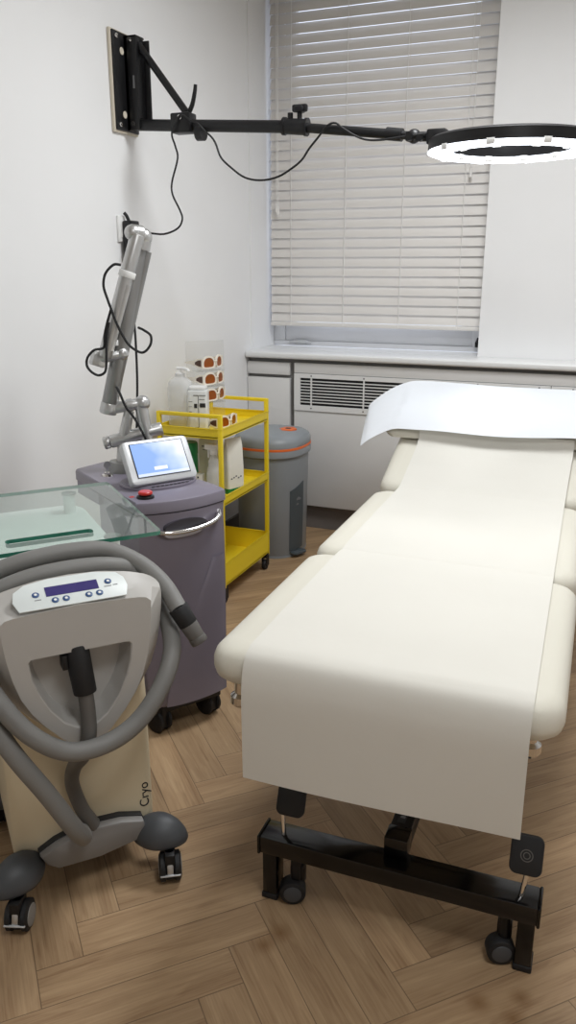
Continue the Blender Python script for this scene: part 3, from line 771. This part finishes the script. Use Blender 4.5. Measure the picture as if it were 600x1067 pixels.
# ------------------------------------------------------------------ yellow trolley
ty = thing('yellow_trolley', 'yellow metal three-tier trolley on black wheels by the left wall', 'trolley', (-1.637, 2.674, 0))
W_, D_, H_ = .28, .45, .766
pw = .016
for x in (0, W_-pw):
    for y in (0, D_-pw):
        obj('post', box(x, x+pw, y, y+pw, .065, H_-.001, .0015), M['yellow'], ty)
for y in (0, D_-pw):
    obj('handle_rail', box(pw*.5, W_-pw*.5, y+.0005, y+pw-.0005, H_-.014, H_, .0015), M['yellow'], ty)
def tray(z0, z1):
    t = .003; b = bmesh.new()
    for q in (box(.001, W_-.001, .001, t, z0, z1), box(.001, W_-.001, D_-t, D_-.001, z0, z1), box(.001, t, .001, D_-.001, z0, z1), box(W_-t, W_-.001, .001, D_-.001, z0, z1), box(.001, W_-.001, .001, D_-.001, z0+.004, z0+.008)):
        add(b, q)
    for q in (box(-.001, W_+.001, -.001, .006, z1-.004, z1, .001), box(-.001, W_+.001, D_-.006, D_+.001, z1-.004, z1, .001), box(-.001, .006, 0, D_, z1-.004, z1, .001), box(W_-.006, W_+.001, 0, D_, z1-.004, z1, .001)): add(b, q)
    return b
for z0, z1 in ((.672, .712), (.408, .446), (.075, .172)):
    obj('tray', tray(z0, z1), M['yellow'], ty, smooth=20)
for x in (.02, W_-.012):
    for y in (.02, D_-.02):
        f = obj('caster', join(box(x-.012, x+.012, y-.012, y+.012, .052, .076, .003), box(x-.013, x-.010, y-.014, y+.01, .018, .06), box(x+.010, x+.013, y-.014, y+.01, .018, .06)), M['black'], ty)
        obj('wheel', cyl((x-.009, y-.006, .0225), (x+.009, y-.006, .0225), .0225, n=24, bev=.004), M['rubber'], f)

TT = .680  # upper face of the top tray
# big cloudy pump bottle
pb = thing('pump_bottle', 'large cloudy white bottle with a pump, by the wall on the yellow trolley', 'bottle', (-1.583, 2.775, TT))
bp = []
for z, s in ((0, .9), (.006, 1), (.165, 1), (.185, .93), (.198, .7), (.206, .42), (.219, .40)):
    bp.append([(x*s, y*s, z) for x, y in superell(.048, .034, 3.2, 32)])
obj('bottle', loops(bp), M['translucent'], pb)
obj('pump', join(cyl((0, 0, .216), (0, 0, .224), .016, n=20, bev=.002), cyl((0, 0, .22), (0, 0, .238), .006), tube([(-.012, 0, .240), (.01, 0, .240), (.038, -.008, .237), (.046, -.010, .229)], .0065, 10, 4)), M['white'], pb)
# white tub with printed measure marks
wt = thing('white_tub', 'white square bottle with black printed panel lines, at the front of the yellow trolley', 'bottle', (-1.503, 2.772, TT), .35)
obj('tub_body', loops([[(x*s, y*s, z) for x, y in rrect(.078, .072, .012)] for z, s in ((0, .96), (.005, 1), (.152, 1), (.160, .95), (.163, .8))]), M['milky'], wt)
obj('tub_lid', slab(rrect(.066, .06, .012), .163, .176, .003), M['white'], wt)
lb = bmesh.new()
for q in (box(.004, .0055, -.0372, -.0362, .02, .145), box(-.014, .004, -.0372, -.0362, .143, .1455), box(-.012, .004, -.0372, -.0362, .018, .0205), box(-.012, .0, -.0374, -.0362, .095, .112), box(.010, .032, -.0374, -.0362, .098, .114),
          box(.008, .034, -.0372, -.0362, .143, .145), box(.008, .030, -.0372, -.0362, .128, .1295), box(.0395, .0402, -.03, .02, .02, .0225), box(-.034, -.018, -.0372, -.0362, .120, .1212), box(-.034, -.02, -.0372, -.0362, .10, .1012), box(-.034, -.02, -.0372, -.0362, .08, .0812)): add(lb, q)
obj('printed_label', lb, M['print'], wt, smooth=0)
# clear display stand and the safety glasses
st = thing('acrylic_stand', 'clear acrylic display stand on the yellow trolley holding amber glasses', 'display stand', (-1.52, 2.90, TT), .95)
obj('back_panel', box(-.085, .085, .03, .034, .004, .335, .001), M['acrylic'], st)
obj('foot_plate', box(-.055, .085, -.055, .034, 0, .004, .001), M['acrylic'], st)
for z in (.12, .185, .247): obj('rest', join(box(-.06, .06, -.02, .03, z-.028, z-.025), box(-.06, .06, -.021, -.018, z-.028, z-.018)), M['acrylic'], st)
def lens(w, h, k=.0):
    return [(w*math.copysign(abs(math.cos(t))**.75, math.cos(t)), h*math.copysign(abs(math.sin(t))**.75, math.sin(t))-k*h*.15*math.cos(2*t)) for t in [2*PI*i/24 for i in range(24)]]
def make_glasses(label, loc, rz):
    g = thing('safety_glasses', label, 'glasses', loc, rz, 'amber safety glasses')
    # local: x along the width, front faces -y
    for sx in (-1, 1):
        mx = T(sx*.034, .004, 0) @ RZ(sx*.26)
        fo, fi = lens(.032, .0245, 1), lens(.0255, .0185, 1)
        b = loops([[(x, -.003, z) for x, z in fi], [(x, -.003, z) for x, z in fo], [(x, .003, z) for x, z in fo], [(x, .003, z) for x, z in fi], [(x, -.003, z) for x, z in fi]], False, False)
        fr_ = obj('frame', xf(b, mx), M['ivory'], g)
        obj('lens', xf(prism([(x*1.02, z*1.02) for x, z in fi], -.0015, .0015), mx), M['amber'], fr_, label='amber lens')
        # wide temple with its own side window
        tp = [(-.004, -.019), (.022, -.016), (.045, -.007), (.085, -.003), (.088, .004), (.045, .010), (.022, .019), (-.004, .021)]
        tx = T(sx*.066, .012, 0) @ RZ(PI/2+sx*.05)
        ar = obj('temple', xf(prism(tp, -.0015, .0015, .0), tx), M['ivory'], g)
        sw = [(.003, -.012), (.018, -.010), (.034, -.004), (.034, .004), (.018, .012), (.003, .014)]
        obj('side_lens', xf(prism(sw, -.0024, .0024), tx), M['brown_lens'], ar, label='brown side lens')
    obj('bridge', tube([(-.008, -.006, .006), (0, -.009, .008), (.008, -.006, .006)], .003, 8, 3), M['ivory'], g)
    return g
GR = 1.42
g0 = make_glasses('top pair of amber safety glasses on the clear stand', (-1.478, 2.868, .937), GR)
for lab, loc in (('middle pair of amber safety glasses on the clear stand', (-1.470, 2.860, .875)),
                 ('lowest pair of amber safety glasses on the clear stand, above the tray', (-1.462, 2.852, .813)),
                 ('pair of amber safety glasses lying in the top yellow tray', (-1.418, 2.868, TT+.026))):
    c = copy_tree(g0); c['label'] = lab; c.location = loc
# middle tray goods
TM = .416
gc = thing('green_canister', 'green plastic tub with a pale label, on the middle shelf of the yellow trolley', 'tub', (-1.540, 2.745, TM))
obj('tub_body', lathe([(0, 0), (.034, 0), (.036, .004), (.036, .17), (.034, .176), (0, .176)], 32), M['green'], gc)
obj('lid', lathe([(0, .175), (.0375, .175), (.0375, .215), (.034, .221), (0, .221)], 32), M['green'], gc)
lbm = bmesh.new(); R1 = [[lbm.verts.new((.0366*math.cos(a), .0366*math.sin(a), z)) for a in [-1.9+.12*k for k in range(14)]] for z in (.07, .12)]
for k in range(13): lbm.faces.new((R1[0][k], R1[0][k+1], R1[1][k+1], R1[1][k]))
obj('paper_label', lbm, M['milky'], gc)
cb = thing('cream_carton', 'tall cream carton behind the spray bottle on the middle yellow shelf', 'carton', (-1.508, 2.86, TM), .1)
obj('carton_body', box(-.035, .035, -.025, .025, 0, .215, .001), M['cream_box'], cb)
obj('carton_print', join(box(-.022, .01, -.0262, -.025, .185, .190), box(-.018, .006, -.0262, -.025, .172, .1745)), M['print_grey'], cb, smooth=0)
sb2 = thing('low_carton', 'small cream carton between green tub and spray bottle', 'carton', (-1.490, 2.725, TM), .2)
obj('carton_body', box(-.022, .022, -.018, .018, 0, .10, .001), M['cream_box'], sb2)
obj('carton_print', join(box(.002, .008, -.0192, -.018, .088, .094), box(-.012, -.007, -.0192, -.018, .078, .083)), M['print'], sb2, smooth=0)
sp_ = thing('spray_bottle', 'white spray bottle with green foot label, on the middle yellow shelf', 'bottle', (-1.428, 2.742, TM))
obj('bottle', lathe([(0, 0), (.027, 0), (.029, .004), (.029, .10), (.025, .125), (.020, .135), (.022, .15), (.018, .160), (.012, .172), (.012, .182), (0, .182)], 28), M['translucent'], sp_)
obj('spray_head', join(cyl((0, 0, .18), (0, 0, .20), .015, n=18, bev=.002), box(-.036, .018, -.011, .011, .198, .222, .005), box(-.024, -.018, -.006, .006, .165, .20, .002)), M['white'], sp_)
gb = bmesh.new(); R1 = [[gb.verts.new((.0296*math.cos(a), .0296*math.sin(a), z)) for a in [-2.2+.13*k for k in range(20)]] for z in (.005, .055)]
for k in range(19): gb.faces.new((R1[0][k], R1[0][k+1], R1[1][k+1], R1[1][k]))
obj('foot_label', gb, M['green'], sp_)
wp = thing('wipes_pack', 'upright cream wipes packet with a green bottom edge, on the middle yellow shelf', 'packet', (-1.402, 2.862, TM), 1.15)
obj('packet', loops([[(x*s, y*s2, z) for x, y in rrect(.085, .04, .01)] for z, s, s2 in ((0, 1, 1), (.01, 1, 1), (.10, 1.0, 1.05), (.19, .98, .75), (.225, .96, .15))]), M['cream_box'], wp)
obj('green_band', loops([[(x*1.012, y*1.02, z) for x, y in rrect(.085, .04, .01)] for z in (.001, .022)]), M['green'], wp)
obj('packet_print', join(*[box(-.03+.012*k, -.022+.012*k, -.0212, -.0200, .06+.004*(k % 3), .066+.004*(k % 3)) for k in range(5)]), M['print_grey'], wp, smooth=0)

# ------------------------------------------------------------------ pedal bin
bn = thing('pedal_bin', 'tall grey oval pedal bin with an orange line round its lid, behind the yellow trolley', 'bin', (-1.452, 3.385, 0))
def bl_(s, z, dx=0): return [(x*s, y*s, z) for x, y in superell(.158, .172, 2.5, 56)]
obj('bin_body', loops([bl_(.93, 0), bl_(.945, .004), bl_(1.0, .46), bl_(1.0, .478), bl_(.97, .48)]), M['bin_grey'], bn)
obj('lid_rim', loops([bl_(1.03, .474), bl_(1.065, .480), bl_(1.07, .508), bl_(1.06, .512)]), M['bin_grey'], bn)
obj('orange_band', loops([bl_(1.065, .510), bl_(1.072, .511), bl_(1.072, .520), bl_(1.065, .521)]), M['orange'], bn)
obj('lid', loops([bl_(1.05, .519), bl_(1.062, .522), bl_(1.058, .542), bl_(1.0, .560), bl_(.90, .570), bl_(.6, .579), bl_(.25, .582)]), M['bin_grey'], bn)
bd_ = [(.070+.040*math.cos(a), .020+.046*math.sin(a)) for a in [2*PI*k/6+.2 for k in range(6)]]
bo = obj('lid_badge', slab(bd_, .574, .5835, .002), M['orange'], bn)
obj('badge_mark', slab([(x*.36+.045, y*.3+.014) for x, y in bd_], .5835, .5845), M['print'], bo)
# pedal panel, recessed in the side that faces the room
pe_ = []
pan_s = [(-.10, .03), (-.03, .03), (-.03, .31), (-.10, .285)]
ppb = bmesh.new(); rows = []
for k in range(13):
    t = k/12; a = -.62+.60*t
    c, s = math.cos(a), math.sin(a)
    px, py = .158*abs(c)**(2/2.5), .172*math.copysign(abs(s)**(2/2.5), s)
    rows.append([ppb.verts.new((px*f, py*f, z)) for z, f in ((.03, .955), (.15, .972), (.320+.03*t, .988))])
for k in range(12):
    for q in range(2): ppb.faces.new((rows[k][q], rows[k+1][q], rows[k+1][q+1], rows[k][q+1]))
bmesh.ops.recalc_face_normals(ppb, faces=ppb.faces)
bmesh.ops.solidify(ppb, geom=ppb.faces[:]+ppb.edges[:]+ppb.verts[:], thickness=-.002)
pp_ = obj('pedal_panel', ppb, M['bin_dark'], bn, smooth=60)
aM = -.32; pxM, pyM = .158*math.cos(aM)**.8, -.172*math.sin(-aM)**.8
obj('panel_print', join(*[xf(box(-.018+.011*k, -.010+.011*k, -.0015, .0015, z, z+.013-.003*(k % 2)), T(pxM*.991, pyM*.991, 0) @ RZ(PI/2+aM-.1)) for z in (.270, ) for k in range(4)], *[xf(box(-.006+.008*k, 0+.008*k, -.0015, .0015, .247, .255), T(pxM*.989, pyM*.989, 0) @ RZ(PI/2+aM-.1)) for k in range(2)]), M['print_grey'], pp_, smooth=0)
obj('pedal', xf(join(slab(rrect(.085, .05, .018), .014, .026, .004)), T(pxM*1.02, pyM*1.02, 0) @ RZ(PI/2+aM-.1)), M['bin_dark'], bn)
obj('foot_ring', loops([bl_(.95, 0), bl_(.955, .008), bl_(.945, .009)]), M['bin_grey'], bn)

# ------------------------------------------------------------------ treatment couch
BA = .020
bed = thing('treatment_couch', 'cream padded treatment couch on a black steel base, running back towards the window', 'couch', (-.307, 1.322, 0), BA)
Binv = (T(-.307, 1.322, 0) @ RZ(BA)).inverted()
def bw_(p): return Binv @ Vector(p)
# base beam with end plates and legs
obj('foot_beam', join(box(-.280, .280, -.031, .031, .120, .160, .003), box(-.286, -.279, -.033, .033, .117, .1615, .003), box(.279, .286, -.033, .033, .117, .1615, .003)), M['gloss_black'], bed)
for x in (-.262, .262):
    l = obj('leg', box(x-.016, x+.016, -.022, .022, .012, .122, .003), M['gloss_black'], bed)
    obj('leg_glide', box(x-.018, x+.018, -.024, .024, 0, .014, .003), M['rubber'], l)
for x in (-.210, .222):
    c = obj('caster', join(cyl((x, .0, .045), (x, .0, .122), .011), box(x-.014, x+.014, .0, .03, .03, .08, .004)), M['black'], bed)
    ax = Vector((.35, -1, 0)).normalized()*.016
    ct = Vector((x-.004, -.008, .028))
    obj('wheel', cyl(ct-ax, ct+ax, .028, n=28, bev=.005), M['rubber'], c)
    obj('wheel_cap', cyl(ct+ax*.9, ct+ax*1.12, .019, n=24, bev=.002), M['charcoal'], c)
for sx, x in ((-1, -.236), (1, .247)):
    r0 = Vector((x, -.004, .158)); r1 = Vector((x+.006*sx, .006, .205))
    rd = obj('pedal_rod', cyl(r0, r1, .0052, n=14), M['chrome'], bed)
    mx = T(x+.010*(sx < 0)+.002, .012, .240) @ RX(math.radians(-22)) @ RZ(.06)
    pd = [(p[0], p[1]) for p in rrect(.060, .074, .014)]
    pdl = obj('foot_pedal', xf(prism(pd, -.007, .007, .003), mx), M['rubber'], bed)
    def ringb(r, w): return loops([[(q*math.cos(a), -.0078, q*math.sin(a)) for a in [2*PI*k/24 for k in range(24)]] for q in (r, r+w)], False, False)
    if sx > 0: obj('pedal_emblem', xf(join(ringb(.005, .0018), ringb(.010, .0018)), mx), M['hose_dark'], pdl)
# spine and lift
obj('spine', box(-.022, .022, .014, 1.55, .161, .205, .003), M['black'], bed)
obj('spine_cap', box(-.024, .024, .004, .05, .1605, .207, .003), M['gloss_black'], bed)
obj('spine_label', box(-.011, .006, .06, .20, .2052, .2058), M['print'], bed, smooth=0)
obj('spine_print', join(*[box(-.007, .003, .075+.011*k, .083+.011*k-.002*(k % 2), .2058, .2061) for k in range(8)]), M['print_grey'], bed, smooth=0)
obj('rear_beam', box(-.280, .280, 1.50, 1.56, .120, .160, .003), M['gloss_black'], bed)
for x in (-.256, .256): obj('leg', box(x-.015, x+.015, 1.51, 1.55, 0, .122, .003), M['gloss_black'], bed)
for sx in (-1, 1):
    obj('lift_arm', xf(box(-.018, .018, -.02, .02, 0, .62, .003), T(sx*.12, .45, .20) @ RX(math.radians(-62))), M['black'], bed)
obj('lift_motor', cyl((0, .35, .24), (0, .95, .46), .03, n=20, bev=.004), M['black'], bed)
obj('frame', join(box(-.24, -.205, -.02, 1.10, .505, .535, .003), box(.155, .19, -.02, 1.10, .505, .535, .003), box(-.24, .19, -.02, .015, .505, .535, .003), box(-.24, .19, .60, .635, .505, .535, .003), box(-.24, .19, 1.07, 1.10, .505, .535, .003),
                  box(-.21, .16, .25, .29, .20, .235, .003), box(-.05, -.0, .80, .85, .235, .51, .003)), M['black'], bed)
for p, q in (((-.612, 1.262, .515), (-.618, 1.235, .475)), ((-.071, 1.300, .515), (-.060, 1.285, .475))):
    a_ = bw_(p)
    obj('frame_knob', xf(lathe([(0, .02), (.011, .02), (.012, -.008), (.020, -.014), (.021, -.028), (.017, -.034), (0, -.034)], 24), T(*a_)), M['chrome'], bed)
# pads
ZT = .620
PX0, PX1 = -.355, .290
def pad(y0, y1, z0=.543, z1=ZT, r=.055):
    w, d = PX1-PX0, y1-y0; cx, cy = (PX0+PX1)/2, (y0+y1)/2
    seq = []
    H = z1-z0
    for f, ins in ((0, .030), (.06, .014), (.18, .004), (.36, 0), (.60, 0), (.78, .005), (.90, .014), (.97, .028), (1.0, .050)):
        seq.append([(x, y, z0+H*f) for x, y in rrect(w-2*ins, d-2*ins, max(.012, r-ins*.7), 7, cx, cy)])
    return loops(seq)
obj('leg_pad', pad(-.109, .488), M['vinyl'], bed, smooth=60)
obj('seat_pad', pad(.496, 1.118), M['vinyl'], bed, smooth=60)
SLP = math.atan(.40)
bpd = pad(0, .70, -.085, 0)
xf(bpd, T(0, 1.128, ZT) @ RX(SLP))
obj('back_pad', bpd, M['vinyl'], bed, smooth=60)
obj('back_pad_support', xf(box(-.22, .15, .03, .62, -.115, -.083, .003), T(0, 1.128, ZT) @ RX(SLP)), M['black'], bed)
obj('back_strut', cyl((-.03, 1.08, .52), (-.03, 1.36, .60), .016, n=16), M['black'], bed)

# head pillow on the back pad
pl_ = []
for z, ins, fr0 in ((0, .022, 0), (.010, .006, .0), (.026, 0, .012), (.040, .008, .030), (.048, .030, .06)):
    pl_.append([(x, max(y, .0025+ins+fr0), z) for x, y in rrect(.73-2*ins, .262-2*ins, .045, 6, -.035, .131)])
pw_ = loops(pl_)
xf(pw_, T(-.307, 1.322, 0) @ RZ(BA) @ T(0, 1.128, ZT+.003) @ RX(SLP) @ T(0, .262, 0))
tag(obj('head_pillow', pw_, M['vinyl'], smooth=60), 'flat cream head pillow under the white sheet at the top of the couch', 'pillow')

# strip of couch paper: hangs over the foot, runs up the couch to the pillow
prof = [(1.2075, .366), (1.2060, .42), (1.2045, .48), (1.2035, .54), (1.206, .572), (1.213, .598), (1.228, .6165), (1.255, .6235), (1.32, .6245), (1.45, .625), (1.60, .6245), (1.74, .6245), (1.80, .6220), (1.818, .6205), (1.84, .6225), (1.95, .6245), (2.10, .6245), (2.28, .6245), (2.40, .6245), (2.44, .626), (2.47, .635), (2.54, .664), (2.60, .688), (2.64, .705), (2.668, .722), (2.686, .744), (2.694, .764)]
PP = catmull([(0, y, z) for y, z in prof], 4)
def strip(u, v):
    p = PP[min(len(PP)-1, round(v*(len(PP)-1)))]
    y, z = p.y, p.z
    xl = -.578-.028*max(0, min(1, (y-1.25)/1.2)); xr = -.066-.036*max(0, min(1, (y-1.25)/1.2))
    x = xl+(xr-xl)*u
    if y > 1.24:
        z += .0016*(noise.noise(Vector((x*3, y*9, 1.0)))+.5)+.001*(noise.noise(Vector((x*6, y*22, 4.0)))+.5)
    else:
        k = max(0, (.60-z)/.24)
        y -= .004*k*math.sin(u*PI*1.3+.3)+.003*k*(1-u)
    if y < 1.30: y += (.02*(x+.30)-.003)*min(1, (1.30-y)/.05)
    return Vector((x, y, z))
tag(obj('couch_paper', grid(strip, 36, len(PP)-1, .0006), M['paper'], smooth=80), 'long strip of white paper laid along the couch and hanging over its foot', 'paper')

# loose white sheet over the pillow
FX = [(-.800, 2.640, .708), (-.775, 2.650, .730), (-.735, 2.672, .752), (-.690, 2.680, .767), (-.62, 2.672, .768), (-.48, 2.664, .770), (-.35, 2.660, .772), (-.20, 2.664, .774), (-.08, 2.672, .778), (.02, 2.68, .778), (.07, 2.69, .765), (.12, 2.70, .735)]
BX = [(-.838, 2.850, .795), (-.828, 2.856, .818), (-.775, 2.905, .862), (-.715, 2.945, .889), (-.655, 2.962, .894), (-.52, 2.955, .893), (-.385, 2.945, .890), (-.22, 2.948, .890), (-.11, 2.952, .890), (.0, 2.955, .887), (.055, 2.955, .872), (.11, 2.955, .842)]
Fc, Bc = catmull(FX, 4), catmull(BX, 4)
def sheet(u, v):
    i = round(u*(len(Fc)-1)); a, b = Fc[i], Bc[i]
    p = a.lerp(b, v)
    p.z += .010*math.sin(PI*v)*(1 if -.7 < p.x < .03 else .4)+.004*(noise.noise(Vector((p.x*5, p.y*7, 2.0))))*math.sin(PI*v)
    if v < .12: p.z -= .006*(1-v/.12)*(.5+.5*math.sin(p.x*14))
    return p
tag(obj('pillow_sheet', grid(sheet, len(Fc)-1, 26, .0006), M['sheet'], smooth=80), 'bluish white loose paper sheet draped over the head pillow', 'sheet')

# ------------------------------------------------------------------ light
def area(name, loc, rot, sx, sy, power, rgb):
    l = bpy.data.lights.new(name, 'AREA'); l.shape = 'RECTANGLE'; l.size = sx; l.size_y = sy; l.energy = power; l.color = rgb; l.spread = math.radians(168)
    o = bpy.data.objects.new(name, l); col.objects.link(o); o.location = loc; o.rotation_euler = rot
    return o
area('ceiling_panel_light', (-.30, 2.40, ZC-.012), (0, 0, 0), .6, .6, 24, (.955, .98, 1.0))
area('ceiling_panel_light', (.35, .45, ZC-.012), (0, 0, 0), .6, .6, 14.5, (.965, .985, 1.0))
w = bpy.data.worlds.new('overcast_sky'); scene.world = w; w.use_nodes = True
wg = w.node_tree; bgn = wg.nodes['Background']
bgn.inputs[0].default_value = (.84, .89, 1.0, 1); bgn.inputs[1].default_value = 1.1

# ------------------------------------------------------------------ camera
F = 839.0; PITCH = math.atan(F/2750.0); YAW = math.radians(22.1)
cam = bpy.data.cameras.new('camera'); co_ = bpy.data.objects.new('camera', cam); col.objects.link(co_)
cam.sensor_fit = 'VERTICAL'; cam.sensor_height = 36.0; cam.lens = 36.0*F/1067.0; cam.clip_start = .05
co_.location = (0, 0, 1.3); co_.rotation_euler = (PI/2-PITCH, 0, YAW)
scene.camera = co_
vs = scene.view_settings
vs.view_transform = 'Standard'; vs.look = 'None'; vs.gamma = 1.0; vs.use_curve_mapping = False; vs.exposure = 0.38
